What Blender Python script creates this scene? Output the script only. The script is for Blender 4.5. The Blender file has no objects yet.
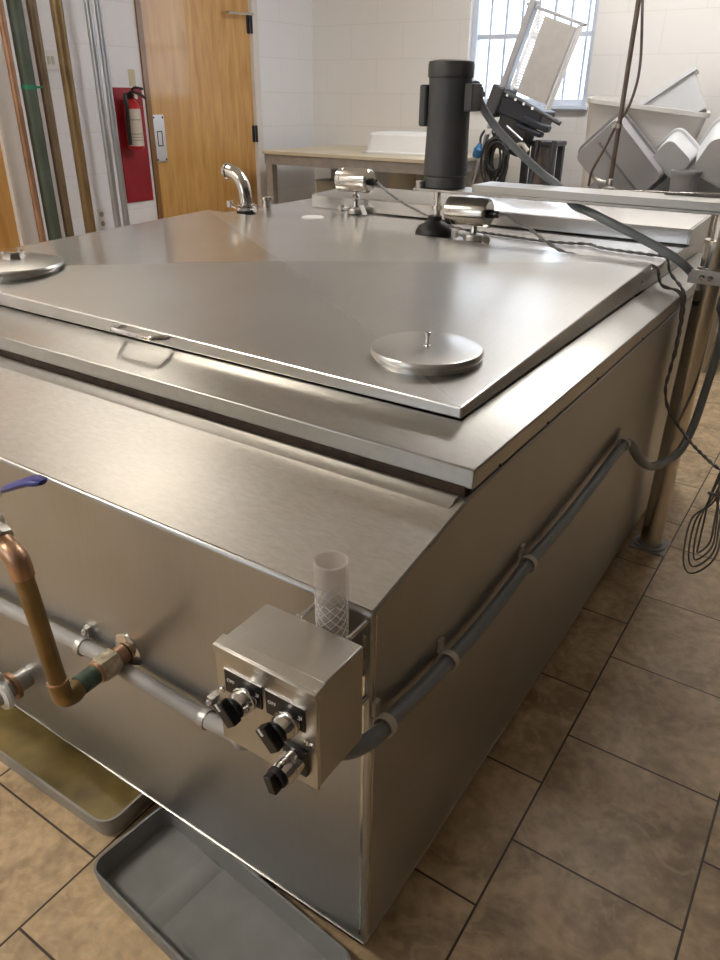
import bpy, bmesh, math, random
from mathutils import Vector, Matrix, noise
random.seed(7)
PI = math.pi
C = bpy.context.scene.collection

# ------------------------------------------------------------------ materials
def newmat(name):
    m = bpy.data.materials.new(name); m.use_nodes = True
    nt = m.node_tree; b = nt.nodes['Principled BSDF']
    return m, nt, b

def plain(name, col, rough=0.5, metal=0.0, var=0.0, vscale=20, bump=0.0, trans=0.0, coat=0.0, ior=1.45):
    m, nt, b = newmat(name)
    b.inputs['Base Color'].default_value = (*col, 1)
    b.inputs['Roughness'].default_value = rough
    b.inputs['Metallic'].default_value = metal
    b.inputs['IOR'].default_value = ior
    if trans: b.inputs['Transmission Weight'].default_value = trans
    if coat: b.inputs['Coat Weight'].default_value = coat
    if var or bump:
        tc = nt.nodes.new('ShaderNodeTexCoord')
        n = nt.nodes.new('ShaderNodeTexNoise'); n.inputs['Scale'].default_value = vscale; n.inputs['Detail'].default_value = 5
        nt.links.new(tc.outputs['Object'], n.inputs['Vector'])
        if var:
            r = nt.nodes.new('ShaderNodeValToRGB')
            lo = [max(0, c * (1 - var)) for c in col]; hi = [min(1, c * (1 + var)) for c in col]
            r.color_ramp.elements[0].position = .3; r.color_ramp.elements[1].position = .7
            r.color_ramp.elements[0].color = (*lo, 1); r.color_ramp.elements[1].color = (*hi, 1)
            nt.links.new(n.outputs['Fac'], r.inputs['Fac']); nt.links.new(r.outputs['Color'], b.inputs['Base Color'])
        if bump:
            bp = nt.nodes.new('ShaderNodeBump'); bp.inputs['Strength'].default_value = bump; bp.inputs['Distance'].default_value = .004
            nt.links.new(n.outputs['Fac'], bp.inputs['Height']); nt.links.new(bp.outputs['Normal'], b.inputs['Normal'])
    return m

def steel(name, col=(.60, .58, .55), rough=.3, spread=.08, stretch=(2, 60, 60), bump=.02, aniso=0.0, blotch=2.5, stain=0.0, broad=0.0, broad_rough=.5, grain=.03):
    """brushed stainless: stretched noise drives roughness and a faint bump; broad blotches vary the polish"""
    m, nt, b = newmat(name); N = nt.nodes.new; L = nt.links.new
    b.inputs['Metallic'].default_value = 1.0
    tc = N('ShaderNodeTexCoord'); mp = N('ShaderNodeMapping'); mp.inputs['Scale'].default_value = stretch
    L(tc.outputs['Object'], mp.inputs['Vector'])
    n = N('ShaderNodeTexNoise'); n.inputs['Scale'].default_value = 4; n.inputs['Detail'].default_value = 6; n.inputs['Roughness'].default_value = .65
    L(mp.outputs['Vector'], n.inputs['Vector'])
    n2 = N('ShaderNodeTexNoise'); n2.inputs['Scale'].default_value = blotch; n2.inputs['Detail'].default_value = 4
    L(tc.outputs['Object'], n2.inputs['Vector'])
    mx = N('ShaderNodeMath'); mx.operation = 'ADD'; L(n.outputs['Fac'], mx.inputs[0]); L(n2.outputs['Fac'], mx.inputs[1])
    mr = N('ShaderNodeMapRange'); mr.inputs['From Min'].default_value = .5; mr.inputs['From Max'].default_value = 1.5
    mr.inputs['To Min'].default_value = rough - spread; mr.inputs['To Max'].default_value = rough + spread
    L(mx.outputs['Value'], mr.inputs['Value']); L(mr.outputs['Result'], b.inputs['Roughness'])
    r = N('ShaderNodeValToRGB'); r.color_ramp.elements[0].position = .3; r.color_ramp.elements[1].position = .7
    k = .9 - stain
    r.color_ramp.elements[0].color = (col[0] * k, col[1] * k * .98, col[2] * k * .95, 1); r.color_ramp.elements[1].color = (*col, 1)
    L(n2.outputs['Fac'], r.inputs['Fac'])
    gr = N('ShaderNodeMapRange'); gr.inputs['From Min'].default_value = .3; gr.inputs['From Max'].default_value = .7
    gr.inputs['To Min'].default_value = 1 - grain; gr.inputs['To Max'].default_value = 1 + grain
    L(n.outputs['Fac'], gr.inputs['Value'])
    r0 = r; r = N('ShaderNodeMixRGB'); r.blend_type = 'MULTIPLY'; r.inputs[0].default_value = 1
    L(r0.outputs['Color'], r.inputs[1]); L(gr.outputs['Result'], r.inputs[2])
    L(r.outputs['Color'], b.inputs['Base Color'])
    if broad:   # fine scratches add a second, wider lobe
        b2 = N('ShaderNodeBsdfPrincipled'); b2.inputs['Metallic'].default_value = 1; b2.inputs['Roughness'].default_value = broad_rough
        L(r.outputs['Color'], b2.inputs['Base Color'])
        ms = N('ShaderNodeMixShader'); ms.inputs[0].default_value = broad
        L(b.outputs[0], ms.inputs[1]); L(b2.outputs[0], ms.inputs[2]); L(ms.outputs[0], nt.nodes['Material Output'].inputs['Surface'])
    return m

def emis(name, col, s):
    m, nt, b = newmat(name)
    b.inputs['Base Color'].default_value = (.8, .8, .8, 1)
    b.inputs['Emission Color'].default_value = (*col, 1); b.inputs['Emission Strength'].default_value = s
    return m

def wood_mat(name, a, c, rough=.25):
    m, nt, b = newmat(name); N = nt.nodes.new; L = nt.links.new
    tc = N('ShaderNodeTexCoord'); mp = N('ShaderNodeMapping'); mp.inputs['Scale'].default_value = (3, 5, .55)
    L(tc.outputs['Object'], mp.inputs['Vector'])
    n = N('ShaderNodeTexNoise'); n.inputs['Scale'].default_value = 5; n.inputs['Detail'].default_value = 8; n.inputs['Distortion'].default_value = .8
    L(mp.outputs['Vector'], n.inputs['Vector'])
    r = N('ShaderNodeValToRGB'); r.color_ramp.elements[0].position = .3; r.color_ramp.elements[1].position = .72
    r.color_ramp.elements[0].color = (*a, 1); r.color_ramp.elements[1].color = (*c, 1)
    L(n.outputs['Fac'], r.inputs['Fac']); L(r.outputs['Color'], b.inputs['Base Color'])
    b.inputs['Roughness'].default_value = rough
    b.inputs['Coat Weight'].default_value = .5; b.inputs['Coat Roughness'].default_value = .08
    return m

def tile_mat():
    m, nt, b = newmat('stone_tile'); N = nt.nodes.new; L = nt.links.new
    tc = N('ShaderNodeTexCoord'); sp = N('ShaderNodeSeparateXYZ'); cb = N('ShaderNodeCombineXYZ')
    L(tc.outputs['Object'], sp.inputs[0])
    ax = N('ShaderNodeMath'); ax.operation = 'ADD'; ax.inputs[1].default_value = 30.5 - .188
    ay = N('ShaderNodeMath'); ay.operation = 'ADD'; ay.inputs[1].default_value = 30.5 - .1045
    L(sp.outputs['Y'], ax.inputs[0]); L(sp.outputs['X'], ay.inputs[0])
    L(ax.outputs[0], cb.inputs['X']); L(ay.outputs[0], cb.inputs['Y'])
    br = N('ShaderNodeTexBrick'); br.offset = .5; br.offset_frequency = 2; br.squash = 1
    br.inputs['Scale'].default_value = 1; br.inputs['Mortar Size'].default_value = .0024; br.inputs['Mortar Smooth'].default_value = .25
    br.inputs['Brick Width'].default_value = .305; br.inputs['Row Height'].default_value = .305; br.inputs['Bias'].default_value = 0
    br.inputs['Color1'].default_value = (.0, .0, .0, 1); br.inputs['Color2'].default_value = (1, 1, 1, 1)
    L(cb.outputs[0], br.inputs['Vector'])
    # mottled slate look; each tile shifts the pattern a little
    mv = N('ShaderNodeVectorMath'); mv.operation = 'MULTIPLY_ADD'
    L(br.outputs['Color'], mv.inputs[0]); mv.inputs[1].default_value = (3, 5, 2); L(tc.outputs['Object'], mv.inputs[2])
    n1 = N('ShaderNodeTexNoise'); n1.inputs['Scale'].default_value = 7; n1.inputs['Detail'].default_value = 8; n1.inputs['Roughness'].default_value = .62; n1.inputs['Distortion'].default_value = 1.2
    n2 = N('ShaderNodeTexNoise'); n2.inputs['Scale'].default_value = 45; n2.inputs['Detail'].default_value = 6
    n3 = N('ShaderNodeTexNoise'); n3.inputs['Scale'].default_value = 16; n3.inputs['Detail'].default_value = 6; n3.inputs['Distortion'].default_value = 2.2
    for n in (n1, n2, n3): L(mv.outputs[0], n.inputs['Vector'])
    r = N('ShaderNodeValToRGB'); e = r.color_ramp.elements
    e[0].position = .34; e[0].color = (.33, .24, .145, 1); e[1].position = .68; e[1].color = (.64, .485, .30, 1)
    x = e.new(.5); x.color = (.48, .36, .22, 1)
    L(n1.outputs['Fac'], r.inputs['Fac'])
    r2 = N('ShaderNodeValToRGB'); f = r2.color_ramp.elements
    f[0].position = .35; f[0].color = (.82, .80, .78, 1); f[1].position = .75; f[1].color = (1.18, 1.16, 1.12, 1)
    L(n2.outputs['Fac'], r2.inputs['Fac'])
    r3 = N('ShaderNodeValToRGB'); f = r3.color_ramp.elements
    f[0].position = .55; f[0].color = (0, 0, 0, 1); f[1].position = .64; f[1].color = (1, 1, 1, 1)
    L(n3.outputs['Fac'], r3.inputs['Fac'])
    mul = N('ShaderNodeMixRGB'); mul.blend_type = 'MULTIPLY'; mul.inputs[0].default_value = 1
    L(r.outputs[0], mul.inputs[1]); L(r2.outputs[0], mul.inputs[2])
    mo = N('ShaderNodeMixRGB'); mo.inputs[2].default_value = (.66, .47, .28, 1)
    s = N('ShaderNodeMath'); s.operation = 'MULTIPLY'; s.inputs[1].default_value = .42
    L(r3.outputs[0], s.inputs[0]); L(s.outputs[0], mo.inputs[0]); L(mul.outputs[0], mo.inputs[1])
    gm = N('ShaderNodeMixRGB'); gm.inputs[2].default_value = (.045, .026, .014, 1)
    L(br.outputs['Fac'], gm.inputs[0]); L(mo.outputs[0], gm.inputs[1]); L(gm.outputs[0], b.inputs['Base Color'])
    b.inputs['Roughness'].default_value = .42
    inv = N('ShaderNodeMath'); inv.operation = 'MULTIPLY_ADD'; inv.inputs[1].default_value = -1.2
    L(br.outputs['Fac'], inv.inputs[0])
    sc = N('ShaderNodeMath'); sc.operation = 'MULTIPLY'; sc.inputs[1].default_value = .5; L(n2.outputs['Fac'], sc.inputs[0]); L(sc.outputs[0], inv.inputs[2])
    bp = N('ShaderNodeBump'); bp.inputs['Strength'].default_value = .35; bp.inputs['Distance'].default_value = .003
    L(inv.outputs[0], bp.inputs['Height']); L(bp.outputs['Normal'], b.inputs['Normal'])
    return m

def block_wall(name, col, axis):
    m, nt, b = newmat(name); N = nt.nodes.new; L = nt.links.new
    tc = N('ShaderNodeTexCoord'); sp = N('ShaderNodeSeparateXYZ'); cb = N('ShaderNodeCombineXYZ')
    L(tc.outputs['Object'], sp.inputs[0]); L(sp.outputs[axis], cb.inputs['X']); L(sp.outputs['Z'], cb.inputs['Y'])
    ad = N('ShaderNodeVectorMath'); ad.inputs[1].default_value = (20.13, 20.07, 0); L(cb.outputs[0], ad.inputs[0])
    br = N('ShaderNodeTexBrick'); br.offset = .5
    br.inputs['Scale'].default_value = 1; br.inputs['Mortar Size'].default_value = .0035; br.inputs['Mortar Smooth'].default_value = .6
    br.inputs['Brick Width'].default_value = .406; br.inputs['Row Height'].default_value = .203
    L(ad.outputs[0], br.inputs['Vector'])
    n = N('ShaderNodeTexNoise'); n.inputs['Scale'].default_value = 60; n.inputs['Detail'].default_value = 4; L(tc.outputs['Object'], n.inputs['Vector'])
    mx = N('ShaderNodeMixRGB'); mx.inputs[1].default_value = (*col, 1); mx.inputs[2].default_value = (col[0] * .93, col[1] * .92, col[2] * .91, 1)
    L(br.outputs['Fac'], mx.inputs[0]); L(mx.outputs[0], b.inputs['Base Color'])
    h = N('ShaderNodeMath'); h.operation = 'MULTIPLY_ADD'; h.inputs[1].default_value = -1; L(br.outputs['Fac'], h.inputs[0])
    k = N('ShaderNodeMath'); k.operation = 'MULTIPLY'; k.inputs[1].default_value = .25; L(n.outputs['Fac'], k.inputs[0]); L(k.outputs[0], h.inputs[2])
    bp = N('ShaderNodeBump'); bp.inputs['Strength'].default_value = .22; bp.inputs['Distance'].default_value = .003
    L(h.outputs[0], bp.inputs['Height']); L(bp.outputs['Normal'], b.inputs['Normal'])
    b.inputs['Roughness'].default_value = .55
    return m

M = {}
M['body'] = steel('tank_satin_steel', (.46, .465, .465), .345, .05, (60, 4, 3), .004, stain=.03, broad=.35, broad_rough=.55)
M['shoulder'] = steel('tank_shoulder_steel', (.53, .52, .495), .345, .055, (14, 45, 40), .012, blotch=4, broad=.25, broad_rough=.5, grain=.10)
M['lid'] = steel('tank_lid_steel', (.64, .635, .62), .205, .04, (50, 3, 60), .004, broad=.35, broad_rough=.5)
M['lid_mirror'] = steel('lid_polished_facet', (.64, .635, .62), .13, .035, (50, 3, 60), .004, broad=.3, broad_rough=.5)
M['lid_brushed'] = steel('lid_brushed_facet', (.55, .545, .53), .35, .05, (50, 3, 60), .004, broad=.2, broad_rough=.5)  # front facet: shade of the fold put into a darker base colour
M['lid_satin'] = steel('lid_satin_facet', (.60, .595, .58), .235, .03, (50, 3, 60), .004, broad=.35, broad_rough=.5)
M['rim'] = steel('tank_rim_steel', (.44, .435, .415), .345, .055, (14, 30, 20), .008, blotch=6, grain=.07)
M['deck'] = steel('tank_deck_steel', (.62, .61, .60), .14, .05, (3, 50, 60), .004, broad=.35)
M['polished'] = steel('polished_steel', (.70, .68, .64), .14, .05, (20, 20, 20), .005)
M['beam'] = steel('beam_steel', (.42, .41, .39), .38, .06, (4, 40, 40), .004)
M['chrome'] = plain('chrome', (.74, .73, .72), .08, 1.0)
M['boxsteel'] = steel('enclosure_steel', (.52, .51, .48), .35, .06, (60, 5, 5), .02, blotch=12)
M['tube'] = steel('tube_steel', (.70, .68, .64), .20, .05, (40, 40, 2), .01)
M['dullsteel'] = steel('dull_steel', (.52, .51, .49), .4, .08, (30, 30, 30), .02)
M['black'] = plain('black_plastic', (.012, .012, .013), .32)
M['rubber'] = plain('black_rubber', (.016, .016, .017), .45)
M['rust'] = plain('rust_grime', (.035, .02, .012), .85, var=.6, vscale=60)  # weld rust; also paints the shade of the gap under the rim
M['white'] = plain('white_plastic', (.8, .8, .79), .4)
M['lettering'] = plain('white_lettering', (.85, .85, .83), .5)
M['motor'] = plain('motor_paint', (.068, .071, .075), .42, var=.12, vscale=9)
M['hose'] = plain('slate_conduit_plastic', (.20, .225, .245), .42)
M['liquidtight'] = plain('grey_conduit_plastic', (.36, .35, .34), .45, var=.05)
M['cable'] = plain('grey_cable', (.19, .185, .18), .5)
M['cable_dark'] = plain('dark_cable', (.03, .03, .03), .5)
M['clip'] = plain('pale_clip', (.55, .52, .47), .4)
M['tray'] = plain('grey_tray_plastic', (.215, .215, .21), .48, var=.1, vscale=14)
M['traystain'] = plain('stained_tray_plastic', (.18, .13, .04), .4, var=.5, vscale=9)
M['traygrey'] = plain('pale_tray_plastic', (.31, .295, .265), .5, var=.06, vscale=14)
M['copper'] = steel('copper_bright', (.60, .38, .25), .38, .06, (20, 20, 20), .01, blotch=30, stain=.15)
M['brass'] = steel('aged_brass_pipe', (.36, .26, .13), .40, .08, (30, 30, 5), .02, blotch=18, stain=.3)
M['verdigris'] = plain('verdigris', (.09, .13, .10), .55, .5, var=.5, vscale=60)
M['crust'] = plain('crusted_fitting', (.50, .44, .32), .7, .2, var=.35, vscale=90, bump=.4)
M['valve'] = plain('nickel_valve', (.62, .60, .53), .35, .9, var=.12, vscale=40)
M['blue'] = plain('blue_vinyl', (.035, .04, .26), .35)
M['blueplug'] = plain('blue_plug', (.04, .16, .36), .4)
M['greenpipe'] = plain('green_pipe_paint', (.075, .095, .075), .5, .2, var=.45, vscale=4)
M['copperpipe'] = plain('copper_riser', (.38, .22, .14), .4, .6, var=.3, vscale=7)
M['greentag'] = plain('green_clip', (.02, .22, .12), .45)
M['brown1'] = plain('brown_copper_pipe', (.20, .145, .09), .42, .5, var=.3, vscale=5)
M['brown2'] = plain('brown_brass_pipe', (.26, .175, .085), .36, .6, var=.35, vscale=5)
M['emt'] = plain('galvanised_conduit', (.46, .48, .50), .34, .8, var=.08, vscale=8)
M['jamb'] = plain('off_white_jamb', (.74, .71, .69), .5, var=.06, vscale=5)
M['wallleft'] = block_wall('left_wall_paint', (.84, .845, .89), 'Y')
M['wallback'] = block_wall('back_wall_paint', (.78, .76, .73), 'X')
M['wall'] = plain('painted_wall', (.62, .60, .57), .6)
M['wallshade'] = plain('tan_wall', (.095, .085, .075), .7)  # unseen right wall, colour darkened so the tank side reflects less light
M['ceil'] = plain('ceiling_paint', (.82, .80, .77), .8)
M['floor'] = tile_mat()
M['oak'] = wood_mat('varnished_birch', (.52, .27, .075), (.70, .42, .15), .28)
M['oakdark'] = wood_mat('stained_jamb', (.20, .095, .03), (.30, .15, .05), .35)
M['red'] = plain('red_board', (.30, .015, .025), .45, var=.12, vscale=12)
M['redmetal'] = plain('red_cylinder', (.50, .012, .018), .28)
M['label'] = plain('paper_label', (.62, .56, .50), .6)
M['cream'] = plain('cream_sticker', (.62, .57, .40), .6)
M['plate'] = plain('aluminium_plate', (.80, .82, .86), .3, .7)
M['benchtop'] = plain('bench_top_cream', (.62, .56, .43), .5, var=.08, vscale=6)
M['benchleg'] = plain('bench_frame_grey', (.33, .31, .29), .5, var=.1)
M['tubwhite'] = plain('white_tub_plastic', (.82, .82, .84), .4)
M['tubcream'] = plain('cream_tub_plastic', (.66, .64, .61), .42)
M['cratelilac'] = plain('grey_crate_plastic', (.37, .36, .37), .45)
M['cratedark'] = plain('crate_rim_grey', (.22, .215, .22), .45)
M['clear'] = plain('frosted_plastic', (.86, .87, .89), .38, trans=.25)
M['bucket'] = plain('beige_bucket', (.52, .46, .36), .5)
M['winframe'] = plain('window_paint', (.62, .68, .80), .45)
M['winbar'] = plain('window_bar_paint', (.40, .45, .52), .5)
M['mach_panel'] = plain('machine_panel', (.50, .48, .46), .5, .1, var=.06)
M['mach_dark'] = plain('machine_navy', (.02, .024, .034), .4)
M['mach_grey'] = plain('machine_grey', (.075, .078, .085), .4, .3)
M['rail'] = plain('machine_rail', (.42, .43, .46), .35, .7)
M['postgrey'] = plain('corroded_pole', (.21, .17, .15), .45, .6, var=.25, vscale=12)
M['alu'] = plain('bright_rail', (.85, .87, .9), .2, .9)
M['lamp'] = emis('lamp_diffuser', (1.0, .975, .95), 30)
M['lamp_soft'] = emis('lamp_diffuser_soft', (1.0, .92, .80), 12)
M['lamp_strong'] = emis('lamp_diffuser_strong', (1.0, .92, .80), 44)
M['glassy'] = None

def clear_mat(name, col, op, rough):
    m, nt, b = newmat(name); N = nt.nodes.new; L = nt.links.new
    t = N('ShaderNodeBsdfTransparent'); t.inputs[0].default_value = (*col, 1)
    mx = N('ShaderNodeMixShader'); mx.inputs[0].default_value = op
    b.inputs['Base Color'].default_value = (.75, .72, .70, 1); b.inputs['Roughness'].default_value = rough
    L(t.outputs[0], mx.inputs[1]); L(b.outputs[0], mx.inputs[2])
    L(mx.outputs[0], nt.nodes['Material Output'].inputs['Surface'])
    return m
M['hoseclear'] = clear_mat('clear_vinyl', (.95, .93, .92), .24, .12)
M['pane'] = clear_mat('window_glass', (.97, .98, 1.0), .06, .05)

# ------------------------------------------------------------------ mesh builder
def catmull(pts, n=8):
    P = [Vector(p) for p in pts]
    if len(P) < 3: return P
    P = [P[0] * 2 - P[1]] + P + [P[-1] * 2 - P[-2]]
    out = []
    for i in range(1, len(P) - 2):
        a, b, c, d = P[i - 1:i + 3]
        for k in range(n):
            t = k / n
            out.append(.5 * ((2 * b) + (c - a) * t + (2 * a - 5 * b + 4 * c - d) * t * t + (3 * b - a - 3 * c + d) * t ** 3))
    out.append(P[-2]); return out

class MB:
    def __init__(s): s.bm = bmesh.new()
    def _add(s, verts, faces, mat=None):
        vs = [s.bm.verts.new(mat @ Vector(v) if mat else Vector(v)) for v in verts]
        for f in faces:
            try: s.bm.faces.new([vs[i] for i in f])
            except ValueError: pass
        return s
    def box(s, a, b, mat=None):
        x0, y0, z0 = a; x1, y1, z1 = b
        v = [(x0, y0, z0), (x1, y0, z0), (x1, y1, z0), (x0, y1, z0), (x0, y0, z1), (x1, y0, z1), (x1, y1, z1), (x0, y1, z1)]
        return s._add(v, [(3, 2, 1, 0), (4, 5, 6, 7), (0, 1, 5, 4), (1, 2, 6, 5), (2, 3, 7, 6), (3, 0, 4, 7)], mat)
    def loft(s, rings, cap0=True, cap1=True, closed=True, mat=None):
        n = len(rings[0]); v = [p for r in rings for p in r]; f = []
        for i in range(len(rings) - 1):
            for j in range(n if closed else n - 1):
                k = (j + 1) % n
                f.append((i * n + j, i * n + k, (i + 1) * n + k, (i + 1) * n + j))
        if cap0: f.append(tuple(reversed(range(n))))
        if cap1: f.append(tuple((len(rings) - 1) * n + j for j in range(n)))
        return s._add(v, f, mat)
    def tube(s, pts, r, n=12, cap=True, smooth=0, mat=None):
        P = catmull(pts, smooth) if smooth else [Vector(p) for p in pts]
        R = r if isinstance(r, (list, tuple)) else [r] * len(P)
        t0 = (P[1] - P[0]).normalized()
        u = t0.orthogonal().normalized(); rings = []
        for i, p in enumerate(P):
            t = ((P[min(i + 1, len(P) - 1)] - P[max(i - 1, 0)])).normalized()
            u = (u - t * u.dot(t)).normalized(); w = t.cross(u)
            rings.append([p + (u * math.cos(2 * PI * k / n) + w * math.sin(2 * PI * k / n)) * R[i] for k in range(n)])
        return s.loft(rings, cap, cap, mat=mat)
    def cyl(s, a, b, r, r2=None, n=24, mat=None):
        return s.tube([a, b], [r, r if r2 is None else r2], n, mat=mat)
    def lathe(s, prof, origin=(0, 0, 0), axis=(0, 0, 1), n=32, cap=True):
        """profile of (radius, height) pairs turned about axis"""
        q = Vector((0, 0, 1)).rotation_difference(Vector(axis).normalized()).to_matrix().to_4x4()
        m = Matrix.Translation(Vector(origin)) @ q
        rings = [[Vector((r * math.cos(2 * PI * k / n), r * math.sin(2 * PI * k / n), h)) for k in range(n)] for r, h in prof]
        return s.loft(rings, cap, cap, mat=m)
    def pipe(s, a, b, ro, ri, n=28):
        a = Vector(a); b = Vector(b); L = (b - a).length
        return s.lathe([(ri, 0), (ro, 0), (ro, L), (ri, L), (ri, 0)], a, b - a, n, cap=False)
    def prism(s, poly, d, mat=None):
        n = len(poly); d = Vector(d); v = [Vector(p) for p in poly] + [Vector(p) + d for p in poly]
        f = [tuple(reversed(range(n))), tuple(range(n, 2 * n))] + [(i, (i + 1) % n, n + (i + 1) % n, n + i) for i in range(n)]
        return s._add(v, f, mat)
    def rrect_tray(s, x0, x1, y0, y1, z0, z1, cr=.03, wall=.004, lip=.0, draft=.0, mat=None, n=6):
        """open-topped moulded tray with rounded corners and real wall thickness"""
        def ring(off, z, d=0):
            o = off + d; pts = []
            for cx, cy, a in ((x1 - o, y1 - o, 0), (x0 + o, y1 - o, 1), (x0 + o, y0 + o, 2), (x1 - o, y0 + o, 3)):
                r = max(cr - o, .002); sx = -1 if a in (0, 3) else 1; sy = -1 if a in (0, 1) else 1
                for k in range(n + 1):
                    t = a * PI / 2 + PI / 2 * k / n
                    pts.append((cx + sx * r + r * math.cos(t), cy + sy * r + r * math.sin(t), z))
            return pts
        rings = [ring(draft, z0), ring(0, z1 - .004)]
        if lip: rings += [ring(-lip, z1 - .004)]
        rings += [ring(-lip, z1), ring(wall, z1), ring(wall + draft, z0 + wall)]
        return s.loft(rings, True, True, mat=mat)
    def build(s, name, mat, parent=None, bevel=0, smooth=True, ang=35, seg=2):
        bmesh.ops.recalc_face_normals(s.bm, faces=s.bm.faces[:])
        me = bpy.data.meshes.new(name)
        o = bpy.data.objects.new(name, me); C.objects.link(o)
        if parent is not None:
            o.parent = parent
            off = Vector((0, 0, 0)); p = parent
            while p is not None: off += p.location; p = p.parent
            bmesh.ops.translate(s.bm, verts=s.bm.verts[:], vec=-off)
        s.bm.to_mesh(me); s.bm.free()
        me.materials.append(mat)
        if smooth:
            for p in me.polygons: p.use_smooth = True
            me.set_sharp_from_angle(angle=math.radians(ang))
        if bevel:
            b = o.modifiers.new('edge', 'BEVEL'); b.width = bevel; b.segments = seg; b.limit_method = 'ANGLE'; b.angle_limit = math.radians(30)
            b.harden_normals = False
        return o

def thing(name, label, cat, loc=(0, 0, 0), group=None):
    o = bpy.data.objects.new(name, None); C.objects.link(o); o.location = loc; o.empty_display_size = .05
    return tag(o, label, cat, group)
def tag(o, label, cat, group=None):
    o['label'] = label; o['category'] = cat
    if group: o['group'] = group
    return o
def struct(o): o['kind'] = 'structure'; return o
def lettering(txt, size, name, mat, parent, matrix, depth=.0006):
    cu = bpy.data.curves.new(name, 'FONT'); cu.body = txt; cu.size = size; cu.extrude = depth / 2; cu.align_x = 'CENTER'; cu.align_y = 'CENTER'
    tmp = bpy.data.objects.new('tmp', cu); C.objects.link(tmp)
    bpy.context.view_layer.update()
    me = bpy.data.meshes.new_from_object(tmp.evaluated_get(bpy.context.evaluated_depsgraph_get()))
    bpy.data.objects.remove(tmp); bpy.data.curves.remove(cu)
    me.transform(matrix)
    off = Vector((0, 0, 0)); p = parent
    while p is not None: off += p.location; p = p.parent
    me.transform(Matrix.Translation(-off)); me.name = name
    me.materials.clear(); me.materials.append(mat)
    o = bpy.data.objects.new(name, me); C.objects.link(o); o.parent = parent
    return o

# ------------------------------------------------------------------ the room
XL, XR, YF, YB, H = -3.2, 3.0, -3.2, 4.18, 2.75
T = .12
def wall_with_holes(name, mat, axis, pos, lo, hi, holes, thick):
    """axis 'x': wall plane at x=pos running along y; holes are (a0,a1,z0,z1)"""
    mb = MB()
    cuts = sorted(set([lo, hi] + [h[0] for h in holes] + [h[1] for h in holes]))
    for a, b in zip(cuts[:-1], cuts[1:]):
        zs = [(0, H)]
        for h in holes:
            if h[0] <= a + 1e-6 and b - 1e-6 <= h[1]:
                nz = []
                for z0, z1 in zs:
                    if h[2] > z0: nz.append((z0, h[2]))
                    if h[3] < z1: nz.append((h[3], z1))
                zs = nz
        for z0, z1 in zs:
            if axis == 'x': mb.box((min(pos, pos + thick), a, z0), (max(pos, pos + thick), b, z1))
            else: mb.box((a, min(pos, pos + thick), z0), (b, max(pos, pos + thick), z1))
    bmesh.ops.remove_doubles(mb.bm, verts=mb.bm.verts[:], dist=1e-5)
    return struct(mb.build(name, mat, smooth=False))

struct(MB().box((XL - T, YF - T, -.1), (XR + T, YB + T, 0)).build('floor', M['floor'], smooth=False))
struct(MB().box((XL - T, YF - T, H), (XR + T, YB + T, H + .1)).build('ceiling', M['ceil'], smooth=False))
D1 = (2.63, 3.545, 0, 2.06)          # birch door in the left wall
D2 = (.78, 1.70, 0, 2.06)            # second door, mostly out of frame
W1 = (-2.0, -1.215, 1.19, 2.25)      # window in the back wall
W2 = (-2.0, -.6, 1.0, 2.2)           # window in the front wall behind the camera
wall_with_holes('wall_left', M['wallleft'], 'x', XL, YF, YB, [D1, D2], -T)
wall_with_holes('wall_back', M['wallback'], 'y', YB, XL - T, XR + T, [W1], T)
wall_with_holes('wall_right', M['wallshade'], 'x', XR, YF, YB, [], T)
wall_with_holes('wall_front', M['wall'], 'y', YF, XL - T, XR + T, [W2], -T)

def door(n, d, extra):
    y0, y1, z0, z1 = d
    o = struct(MB().box((XL - .06, y0 + .012, .008), (XL - .015, y1 - .008, z1 - .01)).build('door_%d' % n, M['oak'], bevel=.002))
    return o
d1 = door(1, D1, 1)
d2 = door(2, D2, 0)
# door 1 furniture: push/lock plate, hinges, closer foot
pl = MB().box((XL - .016, 2.65, .872), (XL - .006, 2.742, 1.122)).build('push_plate', M['plate'], d1, bevel=.004)
MB().box((XL - .006, 2.676, .957), (XL - .0045, 2.682, 1.038)).box((XL - .006, 2.711, .957), (XL - .0045, 2.717, 1.038)).box((XL - .006, 2.682, .957), (XL - .0045, 2.711, .963)).box((XL - .006, 2.682, 1.032), (XL - .0045, 2.711, 1.038)).build('latch_outline', M['mach_grey'], pl)
for y in (2.662, 2.730):
    for z in (.886, 1.108): MB().lathe([(.006, 0), (.005, .003), (.002, .004)], (XL - .006, y, z), (1, 0, 0), 12).build('screw', M['mach_grey'], pl)
for z in (.39, 1.0, 1.62):
    h = MB().cyl((XL + .004, 3.538, z - .05), (XL + .004, 3.538, z + .05), .009, n=12)
    h.box((XL - .014, 3.515, z - .05), (XL - .009, 3.545, z + .05)); h.build('hinge', M['mach_dark'], d1)
MB().cyl((XL - .012, 3.30, 1.665), (XL + .03, 3.30, 1.665), .008, n=12).cyl((XL + .03, 3.30, 1.665), (XL + .03, 3.53, 1.672), .007, n=10).build('closer_arm', M['chrome'], d1)
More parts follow.
